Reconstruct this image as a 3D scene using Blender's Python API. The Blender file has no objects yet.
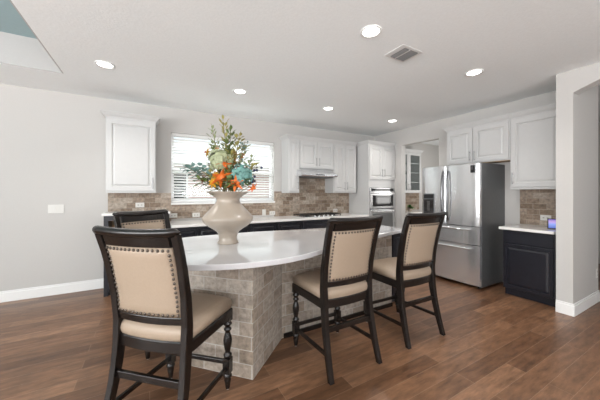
import bpy, bmesh, math, random
from mathutils import Vector, Matrix
random.seed(7)
R = math.radians
SC = bpy.context.scene
COL = SC.collection

# ------------------------------------------------------------------ camera
cam_d = bpy.data.cameras.new('camera'); cam = bpy.data.objects.new('camera', cam_d); COL.objects.link(cam)
cam_d.sensor_width = 36; cam_d.lens = 16.0; cam_d.shift_y = -7/600; cam_d.clip_start = .05; cam_d.clip_end = 200
cam.location = (0, 0, 1.37); cam.rotation_euler = (R(90), 0, R(-29.4))
SC.camera = cam

# ------------------------------------------------------------------ world, daylight and fill lamps, exposure
W = bpy.data.worlds.new('world'); SC.world = W; W.use_nodes = True
bg = W.node_tree.nodes['Background']; bg.inputs[0].default_value = (.90, .95, 1, 1); bg.inputs[1].default_value = 1.35
VS = SC.view_settings
VS.view_transform = 'Standard'; VS.look = 'None'; VS.gamma = 1; VS.use_curve_mapping = False; VS.exposure = 0.06
try: SC.cycles.max_bounces = 10; SC.cycles.diffuse_bounces = 6
except Exception: pass

def area(name, loc, rot, sx, sy, power, color=(1, 1, 1)):
    d = bpy.data.lights.new(name, 'AREA'); d.shape = 'RECTANGLE'; d.size = sx; d.size_y = sy; d.energy = power; d.color = color
    o = bpy.data.objects.new(name, d); COL.objects.link(o); o.location = loc; o.rotation_euler = rot; o['kind'] = 'helper'
    return o
# daylight_kitchen stands for sky over the kitchen window; the others are added fill
area('fill_rear', (-.6, -3.90, 1.5), (R(160), 0, 0), 6.2, 1.8, 430, (.98, .985, .99))  # added behind the camera, tilted up to brighten the ceiling
area('fill_side', (-4.90, -.7, 1.5), (R(134), 0, R(-90)), 5.4, 1.8, 470, (.98, .985, .99))  # added at the left, tilted up to lift left wall and ceiling
area('daylight_kitchen', (1.2, 6.2, 3.9), (R(-52), 0, 0), 3.4, 1.6, 400, (.94, .97, 1))
area('fill_yard', (2.0, 5.5, 4.6), (R(48), 0, 0), 9.0, 1.5, 150, (.97, .98, 1))  # added outside, out of view, to brighten the neighbor house
area('fill_hall', (7.4, -.6, 1.6), (R(90), 0, R(90)), 2.0, 1.6, 14, (1, .98, .95))  # unseen lamp added to light the hall
area('fill_pantry', (6.0, 3.03, 1.6), (R(90), 0, 0), 1.6, 1.0, 22, (1, .98, .95))  # lamp added at the windowless pantry wall to light the glass cabinet

# ------------------------------------------------------------------ materials
def mat(name, color=(.8, .8, .8), rough=.5, metal=0, spec=.5, emit=None, estr=0, trans=0, coat=0):
    m = bpy.data.materials.new(name); m.use_nodes = True
    b = m.node_tree.nodes['Principled BSDF']
    b.inputs['Base Color'].default_value = (*color, 1); b.inputs['Roughness'].default_value = rough
    b.inputs['Metallic'].default_value = metal; b.inputs['Specular IOR Level'].default_value = spec
    b.inputs['Transmission Weight'].default_value = trans; b.inputs['Coat Weight'].default_value = coat
    if emit: b.inputs['Emission Color'].default_value = (*emit, 1); b.inputs['Emission Strength'].default_value = estr
    return m
def nodes(m): return m.node_tree.nodes, m.node_tree.links, m.node_tree.nodes['Principled BSDF']
def ramp(N, stops):
    r = N.new('ShaderNodeValToRGB'); e = r.color_ramp.elements
    e[0].position = stops[0][0]; e[0].color = (*stops[0][1], 1); e[1].position = stops[-1][0]; e[1].color = (*stops[-1][1], 1)
    for p, c in stops[1:-1]:
        q = e.new(p); q.color = (*c, 1)
    return r
def speckle(m, scale, amount, coord='Object', bump=0, stretch=(1, 1, 1), detail=4):
    """multiply the base colour by soft noise, optional bump"""
    N, L, b = nodes(m)
    tc = N.new('ShaderNodeTexCoord'); mp = N.new('ShaderNodeMapping'); mp.inputs['Scale'].default_value = stretch
    L.new(tc.outputs[coord], mp.inputs[0])
    n = N.new('ShaderNodeTexNoise'); n.inputs['Scale'].default_value = scale; n.inputs['Detail'].default_value = detail
    L.new(mp.outputs[0], n.inputs['Vector'])
    c = b.inputs['Base Color'].default_value[:3]
    r = ramp(N, [(.3, tuple(v*(1-amount) for v in c)), (.7, tuple(min(1, v*(1+amount)) for v in c))])
    L.new(n.outputs['Fac'], r.inputs[0]); L.new(r.outputs[0], b.inputs['Base Color'])
    if bump:
        bp = N.new('ShaderNodeBump'); bp.inputs['Strength'].default_value = bump; bp.inputs['Distance'].default_value = .01
        L.new(n.outputs['Fac'], bp.inputs['Height']); L.new(bp.outputs[0], b.inputs['Normal'])
    return m
def brick_mat(name, stops, mortar, bw, bh, ms, rough=.6, offset=.5, mott=.25, mscale=14, bump=.5, grain=None, coat=0, mort_mix=1.0, shift=(0, 0, 0), spec=.4):
    m = mat(name, rough=rough, spec=spec, coat=coat); N, L, b = nodes(m)
    tc = N.new('ShaderNodeTexCoord'); mp = N.new('ShaderNodeMapping'); mp.inputs['Location'].default_value = shift
    L.new(tc.outputs['UV'], mp.inputs[0])
    br = N.new('ShaderNodeTexBrick'); br.inputs['Scale'].default_value = 1
    br.inputs['Color1'].default_value = (0, 0, 0, 1); br.inputs['Color2'].default_value = (1, 1, 1, 1); br.inputs['Mortar'].default_value = (.5, .5, .5, 1)
    br.inputs['Brick Width'].default_value = bw; br.inputs['Row Height'].default_value = bh; br.inputs['Mortar Size'].default_value = ms
    br.inputs['Mortar Smooth'].default_value = .3; br.offset = offset
    L.new(mp.outputs[0], br.inputs['Vector'])
    r = ramp(N, stops); L.new(br.outputs['Color'], r.inputs[0])
    mp2 = N.new('ShaderNodeMapping'); mp2.inputs['Scale'].default_value = grain or (1, 1, 1); L.new(tc.outputs['UV'], mp2.inputs[0])
    no = N.new('ShaderNodeTexNoise'); no.inputs['Scale'].default_value = mscale; no.inputs['Detail'].default_value = 6; no.inputs['Roughness'].default_value = .65
    L.new(mp2.outputs[0], no.inputs['Vector'])
    nr = ramp(N, [(.3, (1-mott,)*3), (.7, (1+mott,)*3)]); L.new(no.outputs['Fac'], nr.inputs[0])
    mu = N.new('ShaderNodeMix'); mu.data_type = 'RGBA'; mu.blend_type = 'MULTIPLY'; mu.inputs[0].default_value = 1
    L.new(r.outputs[0], mu.inputs[6]); L.new(nr.outputs[0], mu.inputs[7])
    mm = N.new('ShaderNodeMix'); mm.data_type = 'RGBA'; mm.inputs[7].default_value = (*mortar, 1)
    sc_ = N.new('ShaderNodeMath'); sc_.operation = 'MULTIPLY'; sc_.inputs[1].default_value = mort_mix
    L.new(br.outputs['Fac'], sc_.inputs[0]); L.new(sc_.outputs[0], mm.inputs[0]); L.new(mu.outputs[2], mm.inputs[6])
    L.new(mm.outputs[2], b.inputs['Base Color'])
    inv = N.new('ShaderNodeMath'); inv.operation = 'SUBTRACT'; inv.inputs[0].default_value = 1; L.new(br.outputs['Fac'], inv.inputs[1])
    ad = N.new('ShaderNodeMath'); ad.operation = 'MULTIPLY_ADD'; ad.inputs[1].default_value = .25; L.new(no.outputs['Fac'], ad.inputs[0]); L.new(inv.outputs[0], ad.inputs[2])
    bp = N.new('ShaderNodeBump'); bp.inputs['Strength'].default_value = bump; bp.inputs['Distance'].default_value = .004
    L.new(ad.outputs[0], bp.inputs['Height']); L.new(bp.outputs[0], b.inputs['Normal'])
    return m

M = {}
M['wall'] = speckle(mat('wall_paint', (.525, .512, .495), .85, spec=.25), 60, .012)
M['ceiling'] = speckle(mat('ceiling_paint', (.87, .895, .90), .9, spec=.2), 55, .02, bump=.15)
M['riser'] = speckle(mat('grey_wall_paint', (.47, .46, .45), .85, spec=.25), 60, .012)
M['teal'] = speckle(mat('blue_grey_paint', (.35, .465, .49), .85, spec=.2), 40, .02)
M['trim'] = speckle(mat('white_trim_paint', (.80, .80, .79), .4), 30, .01)
M['cab'] = speckle(mat('white_cabinet_paint', (.545, .545, .54), .38), 25, .012)
M['inside'] = mat('cabinet_inside', (.60, .60, .59), .6)
M['dark'] = speckle(mat('black_blue_cabinet_paint', (.012, .0125, .018), .32), 20, .15)
M['rawwood'] = speckle(mat('raw_wood', (.50, .36, .23), .6), 6, .15, stretch=(1, 14, 1))
M['espresso'] = speckle(mat('espresso_wood', (.0095, .007, .006), .27, spec=.4, coat=.12), 9, .35, stretch=(1, 1, .12))
M['leather'] = speckle(mat('cream_leather', (.325, .25, .185), .5), 90, .03, bump=.06)
M['nail'] = mat('bronze_nail', (.12, .10, .085), .28, metal=1)
M['glide'] = mat('white_glide', (.75, .75, .73), .4)
M['quartz'] = speckle(mat('white_quartz', (.56, .56, .575), .03, spec=.9, coat=.6), 160, .02)
M['quartz2'] = speckle(mat('white_quartz_counter', (.78, .77, .75), .12, spec=.55), 120, .03)
M['nickel'] = mat('brushed_nickel', (.28, .28, .28), .3, metal=1)
M['steel'] = mat('brushed_steel', (.70, .71, .72), .22, metal=.8)
N, L, b = nodes(M['steel'])
tc = N.new('ShaderNodeTexCoord'); mp = N.new('ShaderNodeMapping'); mp.inputs['Scale'].default_value = (22, 22, .8); L.new(tc.outputs['Object'], mp.inputs[0])
no = N.new('ShaderNodeTexNoise'); no.inputs['Scale'].default_value = 1.0; no.inputs['Detail'].default_value = 3; L.new(mp.outputs[0], no.inputs['Vector'])
bp = N.new('ShaderNodeBump'); bp.inputs['Strength'].default_value = .09; bp.inputs['Distance'].default_value = .01; L.new(no.outputs['Fac'], bp.inputs['Height']); L.new(bp.outputs[0], b.inputs['Normal'])
M['steelside'] = speckle(mat('grey_steel_side', (.16, .165, .17), .42, metal=.6), 30, .04)
M['chrome'] = mat('polished_handle', (.16, .16, .165), .2, metal=1)
M['blackgl'] = mat('black_glass', (.015, .015, .017), .06, spec=.6)
M['ovenglass'] = mat('oven_window_glass', (.16, .165, .165), .08, spec=.7)
M['blackiron'] = mat('black_iron', (.012, .012, .012), .45)
M['plastic'] = mat('white_plastic', (.64, .63, .60), .35)
M['plasticg'] = mat('slot_dark', (.36, .35, .33), .5)
M['black'] = mat('black_plastic', (.012, .012, .013), .35)
M['vent'] = mat('white_vent_metal', (.70, .70, .69), .5)
M['ventgrey'] = mat('grey_vent_louver', (.22, .22, .22), .5)
M['ventdark'] = mat('vent_throat', (.10, .10, .10), .8)
M['lens'] = mat('lamp_lens', (1, 1, 1), .4, emit=(1, .97, .92), estr=7)
M['blind'] = mat('white_blind_slat', (.86, .86, .85), .45, spec=.4)
N, L, b = nodes(M['blind']); tl = N.new('ShaderNodeBsdfTranslucent'); tl.inputs[0].default_value = (.9, .9, .88, 1); mx = N.new('ShaderNodeMixShader'); mx.inputs[0].default_value = .3
L.new(b.outputs[0], mx.inputs[1]); L.new(tl.outputs[0], mx.inputs[2]); L.new(mx.outputs[0], N['Material Output'].inputs[0])
M['vinyl'] = mat('white_vinyl', (.82, .82, .82), .35)
M['ceramic'] = speckle(mat('beige_ceramic', (.35, .295, .24), .3, coat=.3), 5, .08)
M['glass'] = mat('clear_glass'); gn = M['glass'].node_tree; gn.nodes.remove(gn.nodes['Principled BSDF'])
g1 = gn.nodes.new('ShaderNodeBsdfTransparent'); g2 = gn.nodes.new('ShaderNodeBsdfGlossy'); g2.inputs['Roughness'].default_value = .02; g3 = gn.nodes.new('ShaderNodeMixShader'); g5 = gn.nodes.new('ShaderNodeLayerWeight'); g5.inputs[0].default_value = .5; g6 = gn.nodes.new('ShaderNodeMath'); g6.operation = 'POWER'; g6.inputs[1].default_value = 4; g4 = gn.nodes.new('ShaderNodeMath'); g4.operation = 'MULTIPLY_ADD'; g4.inputs[1].default_value = .5; g4.inputs[2].default_value = .03
gn.links.new(g5.outputs['Facing'], g6.inputs[0]); gn.links.new(g6.outputs[0], g4.inputs[0])
g1.inputs[0].default_value = (.94, .96, .96, 1)
gn.links.new(g4.outputs[0], g3.inputs[0]); gn.links.new(g1.outputs[0], g3.inputs[1]); gn.links.new(g2.outputs[0], g3.inputs[2]); gn.links.new(g3.outputs[0], gn.nodes['Material Output'].inputs[0])
M['screen'] = mat('tablet_screen', (.02, .02, .03), .2)
N, L, b = nodes(M['screen']); tc = N.new('ShaderNodeTexCoord'); sx = N.new('ShaderNodeSeparateXYZ'); L.new(tc.outputs['Generated'], sx.inputs[0])
r = ramp(N, [(0, (.10, .16, .62)), (.45, (.30, .42, .95)), (.7, (.62, .40, .85)), (1, (.18, .14, .55))]); L.new(sx.outputs['Z'], r.inputs[0])
L.new(r.outputs[0], b.inputs['Emission Color']); b.inputs['Emission Strength'].default_value = .9
M['brick'] = brick_mat('travertine_brick', [(0, (.285, .23, .18)), (.3, (.34, .285, .235)), (.6, (.375, .325, .275)), (1, (.43, .385, .335))], (.50, .475, .44), .205, .103, .0035, mott=.38, mscale=22, bump=.6, rough=.55)
M['splash'] = brick_mat('tumbled_backsplash', [(0, (.19, .135, .095)), (.35, (.27, .205, .155)), (.7, (.325, .265, .21)), (1, (.42, .36, .30))], (.36, .31, .26), .152, .0762, .0025, mott=.42, mscale=24, bump=.5, rough=.55)
M['floor'] = brick_mat('hardwood_planks', [(0, (.105, .050, .026)), (.3, (.16, .080, .042)), (.7, (.195, .100, .054)), (1, (.245, .130, .072))], (.30, .19, .12), 1.25, .132, .0014, rough=.33, offset=.37, mott=.42, mscale=5.5, grain=(1, 4.5, 1), bump=.25, mort_mix=.85, spec=.45)  # pale seams: highlights on the plank bevels put into the colour
M['redbrick'] = brick_mat('red_house_brick', [(0, (.42, .26, .23)), (1, (.58, .42, .39))], (.6, .57, .53), .21, .075, .008, mott=.1, rough=.8)
M['ground'] = speckle(mat('ground', (.30, .31, .24), .9), 3, .3)
M['shingle'] = speckle(mat('pale_shingles', (.72, .71, .70), .9), 20, .15)
def leafmat(n, c, r=.55): return speckle(mat(n, c, r), 30, .22)
M['lf_green'] = leafmat('leaf_green', (.11, .15, .045)); M['lf_sage'] = leafmat('leaf_sage', (.25, .29, .15)); M['lf_blue'] = leafmat('leaf_blue_green', (.14, .235, .21))
M['fl_teal'] = leafmat('petal_teal', (.14, .30, .27)); M['fl_sage'] = leafmat('petal_sage', (.36, .39, .235)); M['fl_orange'] = leafmat('petal_orange', (.70, .15, .02))
M['fl_yellow'] = leafmat('petal_yellow', (.72, .38, .03)); M['fl_red'] = leafmat('petal_red', (.30, .05, .03)); M['fl_navy'] = leafmat('berry_navy', (.03, .035, .09)); M['stem'] = leafmat('stem_brown', (.16, .13, .05)); M['lf_olive'] = leafmat('leaf_olive', (.30, .27, .085))
M['fl_rust'] = leafmat('catkin_rust', (.34, .17, .06)); M['pot'] = mat('pot', (.35, .30, .25), .6)
M['potleaf'] = leafmat('pot_leaf', (.10, .22, .06))

# ------------------------------------------------------------------ mesh builder
class MB:
    def __init__(s): s.v = []; s.f = []; s.sm = []
    def add(s, vs, fs, smooth=False):
        o = len(s.v); s.v += [tuple(p) for p in vs]; s.f += [tuple(i+o for i in q) for q in fs]; s.sm += [smooth]*len(fs); return s
    def box(s, x0, x1, y0, y1, z0, z1):
        if x0 > x1: x0, x1 = x1, x0
        if y0 > y1: y0, y1 = y1, y0
        if z0 > z1: z0, z1 = z1, z0
        return s.add([(x0, y0, z0), (x1, y0, z0), (x1, y1, z0), (x0, y1, z0), (x0, y0, z1), (x1, y0, z1), (x1, y1, z1), (x0, y1, z1)],
                     [(0, 3, 2, 1), (4, 5, 6, 7), (0, 1, 5, 4), (1, 2, 6, 5), (2, 3, 7, 6), (3, 0, 4, 7)])
    def prism(s, poly, z0, z1, smooth=False):
        n = len(poly)
        s.add([(x, y, z0) for x, y in poly]+[(x, y, z1) for x, y in poly], [tuple(range(n))[::-1], tuple(range(n, 2*n))])
        o = len(s.v)-2*n
        for i in range(n): s.f.append((o+i, o+(i+1) % n, o+n+(i+1) % n, o+n+i)); s.sm.append(smooth)
        return s
    def loft(s, rings, closed=True, caps=True, smooth=True, loop=False):
        n = len(rings[0]); vs = [p for r in rings for p in r]; fs = []
        m = len(rings)
        for k in range(m if loop else m-1):
            a, b2 = k*n, ((k+1) % m)*n
            for i in range(n if closed else n-1):
                j = (i+1) % n; fs.append((a+i, a+j, b2+j, b2+i))
        s.add(vs, fs, smooth)
        if caps and not loop: s.add(rings[0], [tuple(range(n))[::-1]]); s.add(rings[-1], [tuple(range(n))])
        return s
    def lathe(s, prof, c=(0, 0, 0), seg=24, caps=True, smooth=True):
        rings = [[(c[0]+r*math.cos(2*math.pi*i/seg), c[1]+r*math.sin(2*math.pi*i/seg), c[2]+z) for i in range(seg)] for r, z in prof]
        return s.loft(rings, caps=caps, smooth=smooth)
    def tube(s, pts, rad, seg=8, smooth=True):
        pts = [Vector(p) for p in pts]; rad = rad if isinstance(rad, (list, tuple)) else [rad]*len(pts); rings = []
        ref = None
        for i, p in enumerate(pts):
            t = (pts[min(i+1, len(pts)-1)]-pts[max(i-1, 0)]).normalized()
            if ref is None: ref = Vector((0, 0, 1)) if abs(t.z) < .9 else Vector((1, 0, 0))
            u = t.cross(ref).normalized(); w = u.cross(t).normalized(); ref = w
            rings.append([p+rad[i]*(math.cos(2*math.pi*k/seg)*u+math.sin(2*math.pi*k/seg)*w) for k in range(seg)])
        return s.loft(rings, smooth=smooth)
    def ball(s, c, r, seg=8, rings=5, sq=(1, 1, 1)):
        rr = []
        for i in range(rings+1):
            a = -math.pi/2+math.pi*i/rings; q = max(math.cos(a), .02)
            rr.append([(c[0]+sq[0]*r*q*math.cos(2*math.pi*k/seg), c[1]+sq[1]*r*q*math.sin(2*math.pi*k/seg), c[2]+sq[2]*r*math.sin(a)) for k in range(seg)])
        return s.loft(rr)
    def build(s, name, m, parent=None, loc=None, bevel=0, seg=2, rot=None):
        me = bpy.data.meshes.new(name); me.from_pydata(s.v, [], s.f)
        bm = bmesh.new(); bm.from_mesh(me); bmesh.ops.recalc_face_normals(bm, faces=bm.faces)
        uv = bm.loops.layers.uv.new('UVMap')
        for f in bm.faces:
            n = f.normal
            if abs(n.z) > .7:
                for l in f.loops: l[uv].uv = (l.vert.co.x, l.vert.co.y)
            else:
                t = Vector((-n.y, n.x, 0)).normalized()
                for l in f.loops: l[uv].uv = (l.vert.co.dot(t), l.vert.co.z)
        bm.to_mesh(me); bm.free()
        if len(s.sm) == len(me.polygons): me.polygons.foreach_set('use_smooth', s.sm)
        me.materials.append(m)
        o = bpy.data.objects.new(name, me); COL.objects.link(o)
        if parent: o.parent = parent
        if loc: o.location = loc
        if rot: o.rotation_euler = rot
        if bevel:
            md = o.modifiers.new('bevel', 'BEVEL'); md.width = bevel; md.segments = seg; md.limit_method = 'ANGLE'; md.angle_limit = R(40)
        return o
def box(name, m, dims, parent=None, bevel=0): return MB().box(*dims).build(name, m, parent, bevel=bevel)
def tag(o, label, cat, group=None, kind=None):
    o['label'] = label; o['category'] = cat
    if group: o['group'] = group
    if kind: o['kind'] = kind
    return o
def thing(name, label, cat, loc=(0, 0, 0), rz=0, group=None):
    o = bpy.data.objects.new(name, None); COL.objects.link(o); o.location = loc; o.rotation_euler = (0, 0, rz); o.empty_display_size = .1
    return tag(o, label, cat, group)
def struct(o): o['kind'] = 'structure'; return o
def copy_tree(o, parent=None):
    c = o.copy(); COL.objects.link(c)
    if parent: c.parent = parent
    for ch in list(o.children): copy_tree(ch, c)
    return c

# ------------------------------------------------------------------ the setting
CH = 2.74; YB = 4.75; XR = 4.74; XP = 4.10
struct(box('floor', M['floor'], (-5.15, 8.15, -4.15, 4.9, -.1, 0)))
c = MB()
TX0, TX1, TY0, TY1, TZ = -4.2, -.86, -.6, 4.0, 3.07
c.box(-5.15, TX0, -4.15, 4.9, CH, 3.2); c.box(TX1, 8.15, -4.15, 4.9, CH, 3.2); c.box(TX0, TX1, -4.15, TY0, CH, 3.2); c.box(TX0, TX1, TY1, 4.9, CH, 3.2)
struct(c.build('ceiling', M['ceiling']))
struct(box('ceiling_tray', M['teal'], (TX0, TX1, TY0, TY1, TZ, 3.2)))
m = MB().box(TX1, TX1+.012, TY0, TY1, CH+.001, TZ-.001).box(TX0-.012, TX0, TY0, TY1, CH+.001, TZ-.001).box(TX0, TX1, TY1-.012, TY1, CH+.001, TZ-.001).box(TX0, TX1, TY0, TY0+.012, CH+.001, TZ-.001)
m.v = [(x-(.012 if x >= TX1 else -.012 if x <= TX0 else 0), y, z) for x, y, z in m.v]
struct(m.build('wall_tray', M['riser']))
WX0, WX1, WZ0, WZ1 = .30, 2.10, 1.212, 2.345
w = MB().box(-5.15, WX0, YB, 4.9, 0, CH).box(WX1, 8.15, YB, 4.9, 0, CH).box(WX0, WX1, YB, 4.9, 0, WZ0).box(WX0, WX1, YB, 4.9, WZ1, CH)
struct(w.build('wall_back', M['wall']))
w = MB().box(XR, XR+.12, 3.94, YB, 0, CH).box(XR, XR+.12, 3.09, 3.94, 2.40, CH).box(XR, XR+.12, 1.236, 3.09, 0, CH)
struct(w.build('wall_right', M['wall']))
struct(box('wall_pillar', M['wall'], (XP, 4.97, 1.092, 1.236, 0, CH)))
# arched wall to the hall
ay0, ay1, spring, a0 = -.39, 1.092, 2.485, R(24)
rad = (ay1-ay0)/2/math.sin(a0); ac = (ay0+ay1)/2; zc = spring-rad*math.cos(a0)
w = MB().box(XP, XP+.15, -4.0, ay0, 0, CH)
n = 20; arc = []
for i in range(n+1):
    a = -a0+2*a0*i/n; arc.append((ac+rad*math.sin(a), zc+rad*math.cos(a)))
for (y0, z0), (y1, z1) in zip(arc, arc[1:]):
    w.add([(XP, y0, z0), (XP, y1, z1), (XP+.15, y1, z1), (XP+.15, y0, z0), (XP, y0, CH), (XP, y1, CH), (XP+.15, y1, CH), (XP+.15, y0, CH)],
          [(0, 1, 2, 3), (0, 4, 5, 1), (3, 2, 6, 7)])
struct(w.build('wall_arch', M['wall']))
w = MB().box(-5.15, -3.7, -4.15, -4.0, 0, CH).box(2.5, 8.15, -4.15, -4.0, 0, CH).box(-3.7, 2.5, -4.15, -4.0, 0, .55).box(-3.7, 2.5, -4.15, -4.0, 2.45, CH)
struct(w.build('wall_rear', M['wall']))
w = MB().box(-5.15, -5.0, -4.0, -3.4, 0, CH).box(-5.15, -5.0, 2.0, YB, 0, CH).box(-5.15, -5.0, -3.4, 2.0, 0, .55).box(-5.15, -5.0, -3.4, 2.0, 2.45, CH)
struct(w.build('wall_left', M['wall']))
struct(box('wall_hall', M['wall'], (7.6, 7.75, -4.0, YB, 0, CH)))
struct(box('wall_pantry', M['wall'], (4.87, 7.6, 2.85, 2.97, 0, CH)))
def baseboard(name, pts_box):
    m = MB()
    for x0, x1, y0, y1, ax in pts_box:
        m.box(x0, x1, y0, y1, 0, .115)
        # thinner moulded top
        k = .006
        if ax == 'y-': m.box(x0, x1, y0+k, y1, .115, .138)
        elif ax == 'x-': m.box(x0+k, x1, y0, y1, .115, .138)
    return struct(m.build(name, M['trim'], bevel=.003))
baseboard('baseboard_back', [(-5.0, -.545, YB-.016, YB, 'y-')])
baseboard('baseboard_pillar', [(XP-.016, XP, 1.092-.016, 1.236, 'x-'), (XP, 4.97, 1.092-.016, 1.092, 'y-')])
baseboard('baseboard_arch', [(XP-.016, XP, -4.0, ay0, 'x-')])
# kitchen window
o = struct(MB().box(WX0-.005, WX1+.005, YB-.035, YB+.1, WZ0-.03, WZ0).build('trim_1', M['trim'], bevel=.004))
fr = MB().box(WX0, WX0+.045, 4.84, 4.89, WZ0, WZ1).box(WX1-.045, WX1, 4.84, 4.89, WZ0, WZ1).box(WX0+.045, WX1-.045, 4.84, 4.89, WZ0, WZ0+.05).box(WX0+.045, WX1-.045, 4.84, 4.89, WZ1-.045, WZ1).box(WX0+.045, WX1-.045, 4.842, 4.886, 1.735, 1.775)
win = struct(fr.build('window_1', M['vinyl']))
box('pane', M['glass'], (WX0+.045, WX1-.045, 4.862, 4.868, WZ0+.05, WZ1-.045), win)
# blind
bl = thing('window_blind', 'white horizontal slat blind covering the kitchen window over the counter', 'blind', (0, 0, 0))
box('head_rail', M['blind'], (WX0+.012, WX1-.012, 4.755, 4.80, WZ1-.05, WZ1-.004), bl, .003)
box('bottom_rail', M['blind'], (WX0+.015, WX1-.015, 4.76, 4.795, WZ0+.006, WZ0+.026), bl, .003)
z = WZ0+.062
while z < WZ1-.06:
    m = MB(); h = -.0105; yc = 4.782
    m.add([(x, y, zz) for x in (WX0+.015, WX1-.015) for y, zz in ((yc-.024, z-h-.0012), (yc+.024, z+h-.0012), (yc+.024, z+h+.0012), (yc-.024, z-h+.0012))],
          [(0, 1, 2, 3), (7, 6, 5, 4), (0, 4, 5, 1), (1, 5, 6, 2), (2, 6, 7, 3), (3, 7, 4, 0)])
    m.build('slat', M['blind'], bl); z += .046
for x in (WX0+.2, (WX0+WX1)/2, WX1-.2): MB().tube([(x, 4.757, WZ0+.02), (x, 4.757, WZ1-.04)], .0015, 5).build('ladder_cord', M['blind'], bl)
# view outside
struct(box('ground', M['ground'], (-14, 16, 4.95, 22, -.35, -.25)))
hs = thing('neighbor_house', 'pinkish red brick house seen between the blind slats', 'house', (0, 8.6, -.25))
box('brick_wall', M['redbrick'], (-5, 9, 0, 4, 0, 2.45), hs)
MB().prism([(-5.4, -.5), (9.4, -.5), (9.4, 4.4), (-5.4, 4.4)], 2.46, 2.62).build('fascia', M['vinyl'], hs)
MB().add([(-5.4, -.5, 2.63), (9.4, -.5, 2.63), (9.4, 2, 3.2), (-5.4, 2, 3.2), (-5.4, 4.4, 2.63), (9.4, 4.4, 2.63)], [(0, 1, 2, 3), (3, 2, 5, 4), (0, 3, 4), (1, 5, 2), (0, 4, 5, 1)]).build('roof', M['shingle'], hs)
wn = MB().box(.55, 1.0, -.03, 0, .85, 2.25).build('house_window', M['vinyl'], hs)
box('pane', M['blackgl'], (.61, .94, -.04, -.031, .92, 2.18), wn)

# ------------------------------------------------------------------ cabinet helpers (local: x right, y 0 at the carcass front, +y to the wall)
def panel_mesh(x0, x1, z0, z1, raised=True, t=.020, fw=.058, flat=False):
    m = MB()
    prof = [(0, 0), (0, -t+.003), (.003, -t)]
    if not flat:
        prof += [(fw, -t), (fw+.005, -t+.013), (fw+.014, -t+.013)] + ([(fw+.036, -t+.002)] if raised else [])
    w, h = x1-x0, z1-z0; lim = min(w, h)/2-.004
    rings = []
    for ins, y in prof:
        i = min(ins, lim); rings.append([(x0+i, y, z0+i), (x1-i, y, z0+i), (x1-i, y, z1-i), (x0+i, y, z1-i)])
    m.loft(rings, smooth=False)
    return m
def pull(parent, x, z, length, horiz=False, m='nickel', y=-.02, r=.0055, off=.032):
    b = MB(); h = length/2
    if horiz:
        b.tube([(x-h, y-off, z), (x+h, y-off, z)], r)
        for s in (-.75, .75): b.tube([(x+s*h, y+.001, z), (x+s*h, y-off, z)], r*.85, 6)
    else:
        b.tube([(x, y-off, z-h), (x, y-off, z+h)], r)
        for s in (-.75, .75): b.tube([(x, y+.001, z+s*h), (x, y-off, z+s*h)], r*.85, 6)
    return b.build('handle', M[m], parent)
def door(parent, x0, x1, z0, z1, m, handle=None, name='door', raised=True, flat=False, fw=.058, hm='nickel'):
    d = panel_mesh(x0, x1, z0, z1, raised, fw=fw, flat=flat).build(name, M[m], parent)
    if handle:
        side, zc, ln = handle
        if side == 'h': pull(d, (x0+x1)/2, zc, ln, True, hm)
        else: pull(d, x0+.032 if side == 'l' else x1-.032, zc, ln, False, hm)
    return d
def crown(parent, x0, x1, y0, y1, z, left=True, right=True, m='cab', h=.075, out=.055):
    prof = [(0, 0), (.010, 0), (.012, .012), (.030, .030), (out-.012, h-.022), (out-.004, h-.014), (out, h-.012), (out, h), (0, h)]
    b = MB(); rings = []
    for o, zz in prof:
        l = o if left else 0; rr = o if right else 0
        rings.append([(x0-l, y1, z+zz), (x0-l, y0-o, z+zz), (x1+rr, y0-o, z+zz), (x1+rr, y1, z+zz)])
    b.loft(rings, smooth=False)
    return b.build('crown_molding', M[m], parent)
G_UP = 'white wall cabinets with crown'
# ---- left wall cabinet beside the window
k = thing('wall_cabinet', 'single door white wall cabinet left of the kitchen window', 'cabinet', (-.52, 4.44, 1.37), 0)
box('cabinet_body', M['cab'], (0, .60, 0, .308, 0, 1.035), k, .002)
door(k, .012, .588, .03, 1.01, 'cab', ('r', .14, .16))
crown(k, 0, .60, 0, .308, 1.035)
# ---- narrow cabinet right of the window
k = thing('wall_cabinet', 'narrow white wall cabinet between window and range hood', 'cabinet', (2.256, 4.44, 1.37), 0)
box('cabinet_body', M['cab'], (0, .228, 0, .308, 0, 1.015), k, .002)
door(k, .012, .218, .03, .99, 'cab', ('r', .14, .14), fw=.045)
crown(k, 0, .229, 0, .308, 1.015, True, False)
k = thing('wall_cabinet', 'short two door white wall cabinet over the range hood', 'cabinet', (2.486, 4.44, 1.85), 0)
box('cabinet_body', M['cab'], (0, .80, 0, .308, 0, .535), k, .002)
door(k, .012, .398, .02, .51, 'cab', ('r', .13, .16)); door(k, .402, .788, .02, .51, 'cab', ('l', .13, .16))
crown(k, 0, .80, 0, .308, .535, False, False)
k = thing('wall_cabinet', 'tall two door white wall cabinet between range hood and oven tower', 'cabinet', (3.288, 4.44, 1.37), 0)
box('cabinet_body', M['cab'], (0, .604, 0, .308, 0, 1.015), k, .002)
door(k, .012, .300, .03, .99, 'cab', ('r', .15, .16)); door(k, .304, .592, .03, .99, 'cab', ('l', .15, .16))
crown(k, 0, .604, 0, .308, 1.015, False, False)
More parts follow.
